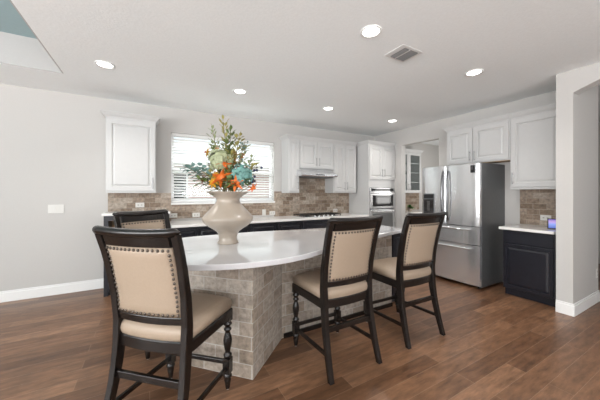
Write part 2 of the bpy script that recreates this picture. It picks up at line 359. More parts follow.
# ---- oven tower
k = thing('oven_cabinet', 'tall white cabinet tower holding the wall ovens beside the pantry opening', 'cabinet', (3.95, 4.12, 0), 0)
b = MB().box(0, .03, .001, .625, 0, 2.385).box(.755, .785, .001, .625, 0, 2.385).box(.03, .755, .001, .625, 1.485, 2.385).box(.03, .755, .001, .625, .06, .30).box(.03, .755, .6, .625, .30, 1.485)
b.build('cabinet_body', M['cab'], k)
door(k, .015, .390, 1.66, 2.36, 'cab', ('r', 1.80, .16)); door(k, .394, .77, 1.66, 2.36, 'cab', ('l', 1.80, .16))
door(k, .015, .77, .09, .29, 'cab', ('h', .22, .16), 'drawer')
crown(k, 0, .785, 0, .625, 2.385, True, False)
ov = thing('wall_oven', 'stainless steel microwave and oven stack built into the white tower', 'oven', (3.95, 4.12, 0), 0)
box('oven_body', M['steelside'], (.035, .75, .0, .55, .31, 1.475), ov)
b = MB().box(.035, .75, -.02, -.001, 1.40, 1.475).build('control_panel', M['steel'], ov, bevel=.002)
box('display', M['blackgl'], (.06, .725, -.0225, -.0205, 1.41, 1.465), b)
d = box('microwave_door', M['steel'], (.035, .75, -.03, -.001, 1.045, 1.392), ov, .003); pull(d, .3925, 1.36, .64, True, 'steel', -.03, .011, .04)
box('door_glass', M['blackgl'], (.09, .695, -.0325, -.0305, 1.09, 1.325), d); box('window_glass', M['ovenglass'], (.22, .58, -.0345, -.033, 1.13, 1.27), d)
d = box('oven_door', M['steel'], (.035, .75, -.03, -.001, .36, 1.02), ov, .003); pull(d, .3925, .985, .64, True, 'steel', -.03, .011, .04)
box('door_glass', M['ovenglass'], (.10, .685, -.0325, -.0305, .46, .94), d)
# ---- range hood
hd = thing('range_hood', 'slim stainless steel range hood under the short cabinet', 'range hood', (2.486, 4.44, 0), 0)
prof = [(.308, 1.70), (-.19, 1.685), (-.20, 1.70), (-.20, 1.735), (-.04, 1.80), (0, 1.845), (.308, 1.845)]
MB().loft([[(x, y, z) for y, z in prof] for x in (-.06, .76)], smooth=False).build('hood_shell', M['steel'], hd, bevel=.003)
box('filter', M['steelside'], (0, .70, -.14, .25, 1.668, 1.682), hd); box('button_strip', M['blackgl'], (.25, .45, -.204, -.2005, 1.708, 1.725), hd)
# ---- backsplash (tiled wall finish)
b = MB().box(-.53, WX0, YB-.011, YB, .90, 1.37).box(WX0, WX1, YB-.011, YB, .955, WZ0-.032).box(WX1, 3.948, YB-.011, YB, .90, 1.40).box(2.486, 3.286, YB-.011, YB, 1.40, 1.85)
o = struct(b.build('wall_back_tile', M['splash']))
o = struct(box('wall_right_tile', M['splash'], (XR-.011, XR, 1.238, 1.825, .92, 1.42)))
# ---- base cabinets on the back wall
def base_cab(label, x0, w, kind):
    k = thing('base_cabinet', label, 'cabinet', (x0, 4.15, 0), 0, 'dark base cabinets along the back wall')
    MB().box(0, w, 0, .595, .10, .878).box(0, w, .07, .595, 0, .10).build('cabinet_body', M['dark'], k, bevel=.002)
    if kind == 'drawers':
        for z0, z1 in ((.13, .38), (.39, .63), (.64, .86)): door(k, .01, w-.01, z0, z1, 'dark', None, 'drawer', fw=.04)
    else:
        for a, b_ in ((.01, w/2-.002), (w/2+.002, w-.01)):
            door(k, a, b_, .67, .86, 'dark', None, 'drawer', fw=.03)
            door(k, a, b_, .13, .66, 'dark', ('r' if a < .1 else 'l', .58, .12))
base_cab('dark base cabinet left of the sink run beside the raised bar cabinet', .262, .70, 'doors')
base_cab('dark sink base cabinet under the kitchen window', .965, .92, 'doors')
base_cab('dark drawer base cabinet right of the window', 1.888, .50, 'drawers')
base_cab('dark base cabinet under the gas cooktop', 2.391, .92, 'drawers')
base_cab('dark base cabinet beside the oven tower', 3.314, .63, 'doors')
tag(box('worktop', M['quartz2'], (.262, 3.945, 4.10, 4.737, .881, .918), None, .004), 'long white worktop along the tiled back wall', 'worktop')
# cooktop
ck = thing('gas_cooktop', 'black gas cooktop with iron grates set in the back worktop', 'cooktop', (2.45, 4.20, .919), 0)
box('steel_tray', M['steel'], (0, .90, 0, .48, 0, .008), ck, .003)
for gx in (.02, .32, .62):
    g = MB()
    for yy in (.05, .235, .43): g.box(gx, gx+.26, yy-.006, yy+.006, .030, .042)
    for xx in (gx, gx+.125, gx+.248): g.box(xx, xx+.012, .044, .436, .030, .042)
    for xx in (gx, gx+.248):
        for yy in (.044, .424): g.box(xx, xx+.012, yy, yy+.012, .008, .03)
    g.build('grate', M['blackiron'], ck)
for bx, by in ((.15, .13), (.15, .34), (.45, .235), (.75, .13), (.75, .34)): MB().lathe([(.05, .008), (.05, .018), (.035, .024), (.03, .027)], (bx, by, 0), 16).build('burner', M['blackiron'], ck)
for i in range(5): MB().lathe([(.018, .008), (.017, .03), (.012, .033)], (.25+i*.10, .022, 0), 12).build('knob', M['steel'], ck)
# ---- raised bar cabinet at left
k = thing('bar_cabinet', 'raised dark bar cabinet with open wood-lined shelf at the left wall end', 'cabinet', (-.53, 4.33, 0), 0)
MB().box(0, .05, 0, .405, 0, 1.065).box(.73, .78, 0, .405, 0, 1.065).box(.05, .73, 0, .405, 1.0, 1.065).box(.05, .73, 0, .405, .08, .50).box(.05, .73, .39, .405, .50, 1.0).box(.05, .73, .05, .405, 0, .08).build('cabinet_body', M['dark'], k)
box('back_panel', M['rawwood'], (.052, .728, .376, .388, .502, .998), k); box('shelf', M['rawwood'], (.052, .728, .03, .375, .80, .825), k)
box('shelf_edge', M['plastic'], (.052, .728, .018, .029, .795, .83), k)
door(k, .055, .388, .10, .49, 'dark', ('r', .42, .1)); door(k, .392, .725, .10, .49, 'dark', ('l', .42, .1))
tag(MB().box(-.55, .262, 4.30, 4.737, 1.067, 1.10).build('raised_worktop', M['quartz2'], bevel=.004), 'short raised white bar top above the dark bar cabinet', 'worktop')

# ------------------------------------------------------------------ right wall: fridge, cabinets (local x runs toward the camera side)
RZ = R(-90)
k = thing('wall_cabinet', 'two door white wall cabinet above the refrigerator', 'cabinet', (4.47, 2.765, 0), RZ)
box('cabinet_body', M['cab'], (0, .925, 0, .268, 1.845, 2.42), k, .002)
door(k, .012, .425, 1.86, 2.395, 'cab', ('r', 1.955, .15)); door(k, .435, .912, 1.86, 2.395, 'cab', ('l', 1.955, .15))
box('underside_panel', M['rawwood'], (.005, .92, .01, .262, 1.838, 1.844), k)
crown(k, 0, .925, 0, .268, 2.42, True, False)
k = thing('wall_cabinet', 'single door white wall cabinet over the tiled niche beside the pillar', 'cabinet', (4.47, 1.8375, 0), RZ)
box('cabinet_body', M['cab'], (0, .572, 0, .268, 1.42, 2.42), k, .002)
door(k, .012, .56, 1.455, 2.395, 'cab', ('l', 1.575, .16))
crown(k, 0, .572, 0, .268, 2.42, False, False)
# black base cabinet
k = thing('base_cabinet', 'black base cabinet with one drawer in the niche beside the pillar', 'cabinet', (4.18, 1.80, 0), RZ)
MB().box(0, .535, 0, .555, .10, .878).box(0, .535, .06, .555, 0, .10).build('cabinet_body', M['dark'], k, bevel=.002)
door(k, .012, .523, .715, .865, 'dark', None, 'drawer', flat=True); door(k, .012, .523, .115, .695, 'dark', None, fw=.034)
tag(MB().box(4.135, 4.727, 1.264, 1.835, .881, .916).build('worktop', M['quartz2'], bevel=.004), 'short white worktop on the black cabinet beside the refrigerator', 'worktop')
# tablet display
t = thing('tablet_display', 'small black tablet with a lit blue screen on the short worktop', 'tablet', (4.42, 1.315, .917), R(-72))
MB().loft([[(-.095, y, z) for y, z in ((0, .0), (.012, .0), (.045, .128), (.033, .130))], [(.065, y, z) for y, z in ((0, .0), (.012, .0), (.045, .128), (.033, .130))]], smooth=False).build('tablet_body', M['black'], t, bevel=.003)
MB().loft([[(-.085, y, z) for y, z in ((.0010, .012), (.0040, .012), (.0305, .120), (.0275, .120))], [(.055, y, z) for y, z in ((.0010, .012), (.0040, .012), (.0305, .120), (.0275, .120))]], smooth=False).build('screen', M['screen'], t)
MB().box(-.04, .02, .03, .075, 0, .012).build('stand', M['black'], t)
# refrigerator
f = thing('refrigerator', 'stainless steel french door refrigerator with two bottom drawers', 'refrigerator', (4.075, 2.925, 0), RZ)
FW = .91; SP = .425
box('cabinet_body', M['steelside'], (0, FW, 0, .66, .03, 1.80), f, .004)
def steel_door(name, x0, x1, z0, z1, bow=.010):
    m = MB(); n = 10; rings = []
    for i in range(n+1):
        u = i/n; x = x0+(x1-x0)*u; e = min(u, 1-u)*(x1-x0); y = -.062-bow*math.sin(math.pi*u)+(.012*(1-min(e/.015, 1))**2)
        rings.append([(x, -.002, z0), (x, y, z0), (x, y, z1), (x, -.002, z1)])
    m.loft(rings, smooth=True)
    ob = m.build(name, M['steel'], f); md = ob.modifiers.new('split', 'EDGE_SPLIT'); md.split_angle = R(35); return ob
dl = steel_door('door', .002, SP-.003, .895, 1.79); dr = steel_door('door', SP+.003, FW-.002, .895, 1.79)
d1 = steel_door('drawer', .002, FW-.002, .63, .885); d2 = steel_door('drawer', .002, FW-.002, .055, .62)
for d, x in ((dl, SP-.042), (dr, SP+.042)):
    pts = []
    for i in range(13):
        u = i/12; pts.append((x, -.075-.038*math.sin(math.pi*u)**.6 if 0 < u < 1 else -.068, .95+.76*u))
    MB().tube(pts, [.013]*13, 10).build('handle', M['chrome'], d)
for d, z in ((d1, .845), (d2, .572)):
    b = MB().tube([(.10, -.115, z), (.81, -.115, z)], .012, 10)
    for x in (.13, .78): b.tube([(x, -.066, z), (x, -.115, z)], .010, 8)
    b.build('handle', M['steel'], d)
ds = box('dispenser', M['steelside'], (.045, .245, -.082, -.064, 1.0, 1.36), dl, .003)
box('recess', M['blackgl'], (.06, .23, -.0845, -.0825, 1.02, 1.27), ds); box('display', M['black'], (.06, .23, -.0845, -.0825, 1.285, 1.345), ds); box('paddle', M['chrome'], (.12, .17, -.088, -.085, 1.08, 1.24), ds)
bd = box('badge', M['black'], (FW-.115, FW-.055, -.0725, -.068, 1.66, 1.765), dr); box('badge_face', M['chrome'], (FW-.105, FW-.08, -.0735, -.0726, 1.70, 1.75), bd)
for x in (.06, FW-.06): MB().lathe([(.02, 0), (.02, .03)], (x, .05, 0), 10).build('foot', M['black'], f)
# ---- butler's pantry seen through the opening
k = thing('glass_cabinet', 'white glass door wall cabinet in the pantry beyond the opening', 'cabinet', (5.10, 4.44, 0), 0)
MB().box(0, .02, 0, .305, 1.37, 2.38).box(.94, .96, 0, .305, 1.37, 2.38).box(.02, .94, 0, .305, 1.37, 1.39).box(.02, .94, 0, .305, 2.36, 2.38).box(.02, .94, .29, .305, 1.39, 2.36).box(.465, .495, 0, .02, 1.39, 2.36).build('cabinet_body', M['cab'], k)
for z in (1.63, 1.87, 2.11): box('shelf', M['cab'], (.021, .939, .03, .289, z, z+.018), k)
for x0, x1, s in ((.01, .477, 'r'), (.483, .95, 'l')):
    z0, z1, w_ = 1.38, 2.37, .06
    d = MB().box(x0, x0+w_, -.02, -.001, z0, z1).box(x1-w_, x1, -.02, -.001, z0, z1).box(x0+w_, x1-w_, -.02, -.001, z0, z0+w_).box(x0+w_, x1-w_, -.02, -.001, z1-w_, z1).build('door', M['cab'], k)
    box('glass_pane', M['glass'], (x0+w_, x1-w_, -.013, -.009, z0+w_, z1-w_), d); pull(d, x1-.03 if s == 'r' else x0+.03, 1.52, .15)
crown(k, 0, .96, 0, .305, 2.38)
struct(box('wall_pantry_tile', M['splash'], (4.87, 6.4, YB-.011, YB, .92, 1.37)))
k = thing('base_cabinet', 'white base cabinet under the pantry counter beyond the opening', 'cabinet', (5.10, 4.15, 0), 0)
MB().box(0, .96, 0, .595, .1, .878).box(0, .96, .06, .595, 0, .1).build('cabinet_body', M['cab'], k); door(k, .01, .478, .12, .86, 'cab', ('r', .76, .12)); door(k, .482, .95, .12, .86, 'cab', ('l', .76, .12))
tag(MB().box(5.09, 6.07, 4.10, 4.737, .881, .916).build('worktop', M['quartz2'], bevel=.004), 'pale pantry worktop carrying the small green plant', 'worktop')
pl = thing('potted_plant', 'small leafy green plant on the pantry worktop', 'plant', (5.62, 4.42, .917))
MB().lathe([(.045, 0), (.06, .05), (.065, .09), (.055, .09), (.05, .075)], (0, 0, 0), 16).build('pot', M['pot'], pl)
def leaf(m, base, d, ln, wd, droop=.2, nseg=4):
    d = Vector(d).normalized(); up = Vector((0, 0, 1)); s = d.cross(up)
    if s.length < .01: s = Vector((1, 0, 0))
    s.normalize(); base = Vector(base); n = s.cross(d); rows = []
    for i in range(nseg+1):
        u = i/nseg; c = base+d*ln*u-up*droop*ln*u*u; wv = wd*(math.sin(math.pi*min(1, u*.92+.08)))*.5
        rows.append([c-s*wv+n*wv*.25, c-n*.0006, c+s*wv+n*wv*.25])
    vs = [p for r_ in rows for p in r_]; fs = []
    for i in range(nseg):
        for j in (0, 1): fs.append((i*3+j, i*3+j+1, i*3+j+4, i*3+j+3))
    m.add(vs, fs, True)
m = MB()
for i in range(46):
    a = random.uniform(0, 6.28); e = random.uniform(.2, 1.4); leaf(m, (0, 0, .08), (math.cos(a)*math.cos(e), math.sin(a)*math.cos(e), math.sin(e)), random.uniform(.09, .17), .05, .4)
m.build('foliage', M['potleaf'], pl)

# ------------------------------------------------------------------ ceiling fittings and wall plates
LP = [(-.416, 3.50, 'left end of the back row, over the raised bar cabinet'), (1.061, 3.53, 'in the back row in front of the window and vase'), (2.518, 3.54, 'in the back row in front of the range hood cabinets'),
      (4.016, 3.55, 'in the back row beside the pantry opening'), (1.635, 1.675, 'closest to the ceiling vent, over the stools'), (3.212, 1.67, 'in front of the refrigerator')]
first = None
for x, y, d in LP:
    if first is None:
        t = thing('recessed_light', 'lit', 'ceiling light', (0, 0, CH), 0, 'recessed ceiling lights'); first = t
        MB().lathe([(.090, -.001), (.092, -.005), (.082, -.008), (.071, -.005), (.069, -.003)], (0, 0, 0), 32, caps=False).build('trim_ring', M['trim'], t)
        MB().lathe([(.070, -.002), (.067, -.004), (.02, -.0055)], (0, 0, 0), 32).build('lens', M['lens'], t)
        ld = bpy.data.lights.new('recessed_light_lamp', 'AREA'); ld.shape = 'DISK'; ld.size = .14; ld.energy = 7.5; ld.color = (1, .96, .91); ld.spread = R(125)
        lo = bpy.data.objects.new('recessed_light_lamp', ld); COL.objects.link(lo); lo.parent = t; lo.location = (0, 0, -.014)
    else: t = copy_tree(first)
    t.location = (x, y, CH); t['label'] = 'round white recessed ceiling light ' + d
v = thing('ceiling_vent', 'white rectangular air vent with dark louvers in the kitchen ceiling', 'vent', (2.17, 1.785, CH), R(90))
MB().box(-.115, .115, -.14, .14, -.006, -.001).build('frame', M['vent'], v, bevel=.002)
box('throat', M['ventdark'], (-.088, .088, -.105, .08, -.0085, -.0062), v)
for i in range(13):
    y = -.096+i*.014
    if abs(y-.016) < .008: continue
    MB().add([(xx, yy, zz) for xx in (-.088, .088) for yy, zz in ((y-.004, -.016), (y+.003, -.009), (y+.0045, -.0095), (y-.0025, -.0165))], [(0, 1, 2, 3), (7, 6, 5, 4), (0, 4, 5, 1), (1, 5, 6, 2), (2, 6, 7, 3), (3, 7, 4, 0)]).build('louver', M['ventgrey'], v)
box('divider', M['vent'], (-.088, .088, .008, .024, -.014, -.009), v)
def plate(label, loc, rz=0, gangs=1, switch=False, cat='outlet', horiz=False):
    t = thing('wall_switch' if switch else 'wall_outlet', label, cat, loc, rz, None)
    w_ = .036+.046*(gangs-1); h_ = .058
    if horiz: w_, h_ = .058, .036
    box('cover_plate', M['plastic'], (-w_, w_, -.006, 0, -h_, h_), t, .002)
    for g in range(gangs):
        xc = (g-(gangs-1)/2)*.046
        if switch: box('toggle', M['plastic'], (xc-.016, xc+.016, -.0095, -.0065, -.033, .033), t, .001)
        elif horiz:
            for s in (-.022, .022): box('socket', M['plasticg'], (s-.010, s+.010, -.0075, -.0065, -.008, .008), t)
        else:
            for s in (-.022, .022): box('socket', M['plasticg'], (xc-.008, xc+.008, -.0075, -.0065, s-.010, s+.010), t)
plate('white double switch plate on the bare wall left of the cabinets', (-1.10, YB-.001, 1.155), 0, 2, True, 'light switch')
yt = YB-.0125
plate('white outlet under the left wall cabinet above the bar top', (-.13, yt, 1.187), horiz=True)
plate('white outlet below the window corner, first right of the bar top', (.33, yt, 1.008), horiz=True)
plate('white outlet below the window, left of the vase bulge', (.675, yt, 1.003), horiz=True)
plate('white switch plate on the tile under the right end of the window', (1.885, yt, 1.0), 0, 1, True, 'light switch')
plate('white outlet beside the switch, under the right edge of the window', (2.055, yt, .985), horiz=True)
plate('white outlet on the tile right of the cooktop', (3.56, yt, .985), horiz=True)
plate('white outlet on the tiled niche behind the tablet', (XR-.0125, 1.53, 1.03), RZ, horiz=True)
plate('white outlet low on the hall wall past the arch', (4.9, 1.0915, .36))

# ------------------------------------------------------------------ island
isl = thing('kitchen_island', 'brick-clad kitchen island with a faceted end and dark end cabinet', 'kitchen island', (0, 0, 0))
poly = [(.659, 1.871), (1.085, 2.275), (2.56, 2.275), (2.56, 2.62), (.80, 2.80), (.46, 2.50), (.245, 2.31)]
MB().prism(poly, 0, .878).build('brick_base', M['brick'], isl)
MB().prism([(2.565, 2.29), (2.80, 2.29), (2.80, 2.66), (2.565, 2.675)], .10, .878).prism([(2.565, 2.35), (2.76, 2.35), (2.76, 2.62), (2.565, 2.63)], 0, .099).build('end_cabinet', M['dark'], isl, bevel=.003)
d = panel_mesh(2.58, 2.79, .13, .86, fw=.04).build('end_panel', M['dark'], isl, loc=(0, 2.288, 0))
box('shoe_molding', M['espresso'], (1.10, 2.56, 2.258, 2.273, 0, .045), isl, .004)
def bez(p0, p1, p2, p3, n):
    out = []
    for i in range(1, n+1):
        t = i/n; u = 1-t
        out.append(tuple(u**3*a+3*u*u*t*b+3*u*t*t*c_+t**3*d_ for a, b, c_, d_ in zip(p0, p1, p2, p3)))
    return out
cx, cy, rr = .72, 2.60, .95
arc_ = [(cx+rr*math.cos(R(a)), cy+rr*math.sin(R(a))) for a in range(236, 295, 3)]
p0 = (.45, 2.955)
top = [p0]+bez(p0, (.10, 2.93), (-.12, 2.62), (-.07, 2.34), 12)+bez((-.07, 2.34), (-.03, 2.10), (.05, 1.91), arc_[0], 8)+arc_[1:]
e = arc_[-1]; ang = R(293); tg = (-math.sin(ang), math.cos(ang))
top += bez(e, (e[0]+tg[0]*.30, e[1]+tg[1]*.30), (1.75, 1.955), (2.14, 2.085), 8)
top += [(2.76, 2.262), (2.80, 2.275), (2.82, 2.31), (2.82, 2.68), (2.79, 2.715), (2.74, 2.725), (1.0, 2.965)]
tag(MB().prism(top, .881, .92).build('island_countertop', M['quartz'], bevel=.005), 'large glossy white island countertop with a rounded end under the vase', 'countertop')

# ------------------------------------------------------------------ counter stools
def make_stool():
    t = thing('counter_stool', '', 'stool', (0, 0, 0), 0, 'counter stools around the island')
    E = M['espresso']
    def backline(z):   # y of the rear post at height z
        P = [(0, -.335), (.15, -.292), (.33, -.250), (.50, -.228), (.64, -.224), (.80, -.240), (1.0, -.283), (1.16, -.335)]
        for (a, ya), (b_, yb) in zip(P, P[1:]):
            if z <= b_: u = (z-a)/(b_-a); return ya+(yb-ya)*u
        return P[-1][1]
    for s in (-1, 1):
        rings = []
        for z in [0, .03, .09, .15, .22, .30, .38, .46, .52, .58, .64, .72, .80, .88, .96, 1.04, 1.10, 1.155]:
            hw = .019 if z < .5 else .020; hd = .019+.011*max(0, 1-abs(z-.52)/.5)
            x = s*(.222+.016*abs(z-.5)/.5 if z < .5 else .222+.018*(z-.5)/.65); y = backline(z)
            rings.append([(x-hw, y-hd, z), (x+hw, y-hd, z), (x+hw, y+hd, z), (x-hw, y+hd, z)])
        l = MB().loft(rings, smooth=False).build('rear_leg', E, t, bevel=.004)
        MB().lathe([(.010, .0), (.010, .006)], (s*.238, -.335, -.006), 10).build('glide', M['glide'], l)
        pr = [(.006, .0), (.011, .002), (.013, .012), (.017, .05), (.020, .065), (.016, .075), (.023, .085), (.025, .095), (.018, .106), (.016, .112)]
        prf = pr
        x, y = s*.232, .205
        fat = lambda q: [(r_*1.22, z_) for r_, z_ in q]
        m = MB().lathe(fat(prf), (x, y, 0), 18)
        m.box(x-.025, x+.025, y-.025, y+.025, .112, .215)
        m.lathe(fat([(.016, .215), (.018, .222), (.024, .232), (.024, .240), (.015, .252), (.014, .262), (.019, .285), (.024, .320), (.025, .342), (.021, .366), (.015, .390), (.013, .402), (.022, .412), (.022, .420), (.014, .428), (.016, .440), (.024, .450), (.024, .458), (.018, .466), (.018, .474)]), (x, y, 0), 18)
        m.box(x-.025, x+.025, y-.025, y+.025, .474, .50)
        l = m.build('front_leg', E, t)
        MB().lathe([(.008, 0), (.008, .004)], (x, y, -.004), 10).build('glide', M['glide'], l)
    # seat frame
    out = [(-.256, .232), (.256, .232), (.243, -.235), (-.243, -.235)]
    m = MB()
    rings = []
    for ins, z in ((.006, .485), (0, .492), (0, .548), (.004, .555)):
        rg = []
        for i in range(9): u = i/8; rg.append((-.256+ins+(.512-2*ins)*u, .232-ins+.012*math.sin(math.pi*u), z))
        for i in range(9): u = i/8; rg.append((.243-ins-(.486-2*ins)*u, -.232+ins-.022*math.sin(math.pi*u), z))
        rings.append(rg)
    m.loft(rings, smooth=False).build('seat_frame', E, t)
    # cushion: rounded box
    rings = []
    for ins, z in ((.006, .5555), (.0, .568), (-.004, .59), (.002, .615), (.016, .632), (.04, .641), (.09, .646)):
        rg = []; hwf, hwr, yf, yr = .252, .236, .238, -.236
        for i in range(12):
            u = i/11; rg.append((-(hwf-ins)+2*(hwf-ins)*u, yf-ins+.014*math.sin(math.pi*u)-.016*(abs(2*u-1))**6, z))
        for i in range(12):
            u = i/11; rg.append(((hwr-ins)-2*(hwr-ins)*u, yr+ins-.018*math.sin(math.pi*u)+.012*(abs(2*u-1))**6, z))
        rings.append(rg)
    o = MB().loft(rings).build('seat_cushion', M['leather'], t)
    # back: lower rail, padded panel, crest rail (all bowed backward a little)
    def bow(x, z): return backline(z)-.028*(1-(x/.225)**2)
    def strip(z0, z1, hd, hw, n=12):
        rg = []
        for i in range(n+1):
            x = -hw+2*hw*i/n
            rg.append([(x, bow(x, z0)-hd, z0), (x, bow(x, z0)+hd, z0), (x, bow(x, z1)+hd, z1), (x, bow(x, z1)-hd, z1)])
        return MB().loft(rg, smooth=False)
    strip(.648, .692, .014, .2045).build('lower_rail', E, t, bevel=.004)
    # padded panel: grid both faces, puffed
    nx, nz = 12, 12; hw, z0, z1 = .206, .6925, 1.083; fr_, bk = [], []
    m = MB(); V = []
    for sgn in (-1, 1):
        for j in range(nz+1):
            for i in range(nx+1):
                u, v_ = i/nx, j/nz; x = -hw+2*hw*u; z = z0+(z1-z0)*v_
                e_ = min(u, 1-u, v_, 1-v_); p = .010+.014*min(1, e_/.12)**.6
                V.append((x, bow(x, z)+sgn*p, z))
    F = []; K = (nx+1)*(nz+1)
    for q in (0, 1):
        for j in range(nz):
            for i in range(nx):
                a = q*K+j*(nx+1)+i; F.append((a, a+1, a+nx+2, a+nx+1))
    edge = [i for i in range(nx+1)]+[j*(nx+1)+nx for j in range(1, nz+1)]+[nz*(nx+1)+i for i in range(nx-1, -1, -1)]+[j*(nx+1) for j in range(nz-1, 0, -1)]
    for a, b_ in zip(edge, edge[1:]+edge[:1]): F.append((a, b_, b_+K, a+K))
    m.add(V, F, True); pn = m.build('back_cushion', M['leather'], t)
    # nailheads round the edge, both faces
    for sgn in (-1, 1):
        nm = MB()
        pts = []
        nx_, nz_ = 15, 15
        for i in range(nx_): x = -hw+.014+(2*hw-.028)*i/(nx_-1); pts += [(x, z0+.014), (x, z1-.014)]
        for j in range(1, nz_-1): z = z0+.014+(z1-z0-.028)*j/(nz_-1); pts += [(-hw+.014, z), (hw-.014, z)]
        for x, z in pts:
            y = bow(x, z)+sgn*.017; nm.ball((x, y, z), .0088, 8, 4, (1, .75, 1))
        nm.build('nailhead_trim', M['nail'], pn)
    # crest rail: flat board between the posts and a rolled top across them
    m = strip(1.084, 1.150, .013, .2045)
    rg = []; n = 20
    for i in range(n+1):
        u = -1+2*i/n; x = .268*u; lift = .010*u*u; k_ = math.sqrt(max(0, 1-max(0, (abs(x)-.246)/.022)**2)) if abs(x) > .246 else 1; k_ = max(k_, .15)
        cy_ = backline(1.15)-.024*(1-u*u)-.006; cz_ = 1.157+lift
        rg.append([(x, cy_+.031*k_*math.cos(2*math.pi*q/14)-.006*math.sin(2*math.pi*q/14), cz_+.0245*k_*math.sin(2*math.pi*q/14)) for q in range(14)])
    m.loft(rg, smooth=True)
    m.build('crest_rail', E, t)
    # stretchers
    def bar(a, b_, hw, hh, name='stretcher'):
        a, b_ = Vector(a), Vector(b_); d = (b_-a).normalized(); s = Vector((-d.y, d.x, 0)).normalized()*hw; u = Vector((0, 0, hh))
        MB().loft([[p-s-u, p+s-u, p+s+u, p-s+u] for p in (a, b_)], smooth=False).build(name, E, t, bevel=.003)
    bar((-.208, backline(.33), .335), (.208, backline(.33), .335), .011, .020)
    bar((-.209, .205, .185), (.209, .205, .185), .011, .014)
    for s in (-1, 1): bar((s*.230, .182, .150), (s*.2315, backline(.16)+.022, .165), .010, .014)
    return t
ST = make_stool()
spots = [((.165, 1.880), -43, 'cream and dark wood stool nearest the rounded island end, its whole back facing the camera'),
         ((1.372, 1.893), 0, 'middle cream stool pulled up to the brick front of the island'),
         ((2.232, 1.905), -1.5, 'cream stool at the dark cabinet end of the island, nearest the refrigerator'),
         ((.095, 2.82), 208, 'cream stool on the far side of the island facing the raised bar cabinet end')]
for i, ((x, y), rz, lab) in enumerate(spots):
    o = ST if i == 0 else copy_tree(ST)
    o.location = (x, y, .006); o.rotation_euler = (0, 0, R(rz)); o['label'] = lab

# ------------------------------------------------------------------ vase and flowers
VX, VY, VZ = .615, 2.41, .9205
prof = [(.088, 0), (.093, .006), (.090, .014), (.078, .032), (.080, .055), (.086, .085), (.097, .105), (.130, .130), (.175, .158), (.205, .185), (.221, .212), (.224, .226), (.216, .242), (.190, .272), (.155, .308), (.125, .340), (.106, .366), (.100, .384), (.103, .398), (.124, .420), (.155, .440), (.183, .455), (.190, .460), (.186, .463), (.160, .452), (.110, .432), (.085, .410), (.060, .30), (.02, .25)]
tag(MB().lathe(prof, (0, 0, 0), 48).build('vase', M['ceramic'], None, (VX, VY, VZ)), 'beige ceramic urn vase with a bulging waist on the island', 'vase')
# directions in the arrangement: u = to the picture's right (seen from the front), w = toward the front
U = Vector((math.cos(R(-14)), math.sin(R(-14)), 0)); Wv = Vector((-U.y, U.x, 0))*-1
BASE = Vector((VX, VY, VZ))
def P(u, w_, h): return BASE+U*u+Wv*w_+Vector((0, 0, h))
def stem_pts(tip, root=None, n=7, bend=.03):
    root = root or P(random.uniform(-.04, .04), random.uniform(-.04, .04), .36); out = []
    mid = (root+tip)/2+Vector((0, 0, bend*2)); 
    for i in range(n):
        t = i/(n-1); out.append(root*(1-t)**2+mid*2*t*(1-t)+tip*t*t)
    return out
def flower_root(name, label, cat, group): 
    return thing(name, label, cat, tuple(P(0, 0, .47)), 0, group)
OFF = P(0, 0, .47)
def put(m, name, material, parent):
    m.v = [tuple(Vector(p)-OFF) for p in m.v]; return m.build(name, material, parent)
def stem(parent, tip, r=.0028):
    pts = stem_pts(tip); m = MB().tube(pts, [r*1.2]*3+[r]*(len(pts)-3), 6); put(m, 'stem', M['stem'], parent); return pts
def sphere_dirs(n, lo=-.5):
    out = []; g = math.pi*(3-5**.5)
    for i in range(n):
        z = 1-(1-lo)*(i+.5)/n; r_ = math.sqrt(max(0, 1-z*z)); out.append(Vector((r_*math.cos(g*i), r_*math.sin(g*i), z)))
    return out
def hydrangea(label, c, r, material, n=90, ps=.026):
    t = flower_root('hydrangea', label, 'flower', 'hydrangea heads in the vase'); stem(t, c)
    m = MB(); m.ball(tuple(c), r*.6, 10, 6)
    for d in sphere_dirs(n, -.75):
        q = c+d*r*random.uniform(.66, 1.1); a = d.orthogonal().normalized(); b_ = d.cross(a)
        ph = random.uniform(0, 1.5)
        for k_ in range(4):
            an = ph+k_*math.pi/2; e_ = a*math.cos(an)+b_*math.sin(an); e2 = a*math.cos(an+.7)+b_*math.sin(an+.7); e3 = a*math.cos(an-.7)+b_*math.sin(an-.7)
            p_ = ps*random.uniform(.75, 1.1)
            m.add([q, q+e3*p_*.62+d*.004, q+e_*p_+d*.002, q+e2*p_*.62+d*.004], [(0, 1, 2, 3)], True)
    put(m, 'flower_head', material, t)
def lily(label, c, d, size, material, name='lily', np_=6, wd=.35, grp='orange lilies in the vase'):
    t = flower_root(name, label, 'flower', grp); stem(t, c); d = Vector(d).normalized(); a = d.orthogonal().normalized(); b_ = d.cross(a)
    m = MB()
    for k_ in range(np_):
        an = 2*math.pi*k_/np_+.3; e_ = a*math.cos(an)+b_*math.sin(an); s_ = d.cross(e_); rows = []
        for i in range(7):
            u = i/6; pos = c+d*size*(.55*u-.35*u*u*u*1.4)+e_*size*(.10+.9*u*u); wv = size*wd*math.sin(math.pi*(.1+.88*u))*.5
            rows.append([pos-s_*wv+d*wv*.3, pos, pos+s_*wv+d*wv*.3])
        vs = [p for r_ in rows for p in r_]; fs = []
        for i in range(6):
            for j in (0, 1): fs.append((i*3+j, i*3+j+1, i*3+j+4, i*3+j+3))
        m.add(vs, fs, True)
    put(m, 'petals', material, t)
    m = MB()
    for k_ in range(5):
        an = 2*math.pi*k_/5; e_ = a*math.cos(an)+b_*math.sin(an); m.tube([c, c+d*size*.5+e_*size*.1, c+d*size*.62+e_*size*.18], .0014, 5); m.ball(tuple(c+d*size*.62+e_*size*.18), .004, 6, 4)
    put(m, 'stamens', M['fl_red'], t)
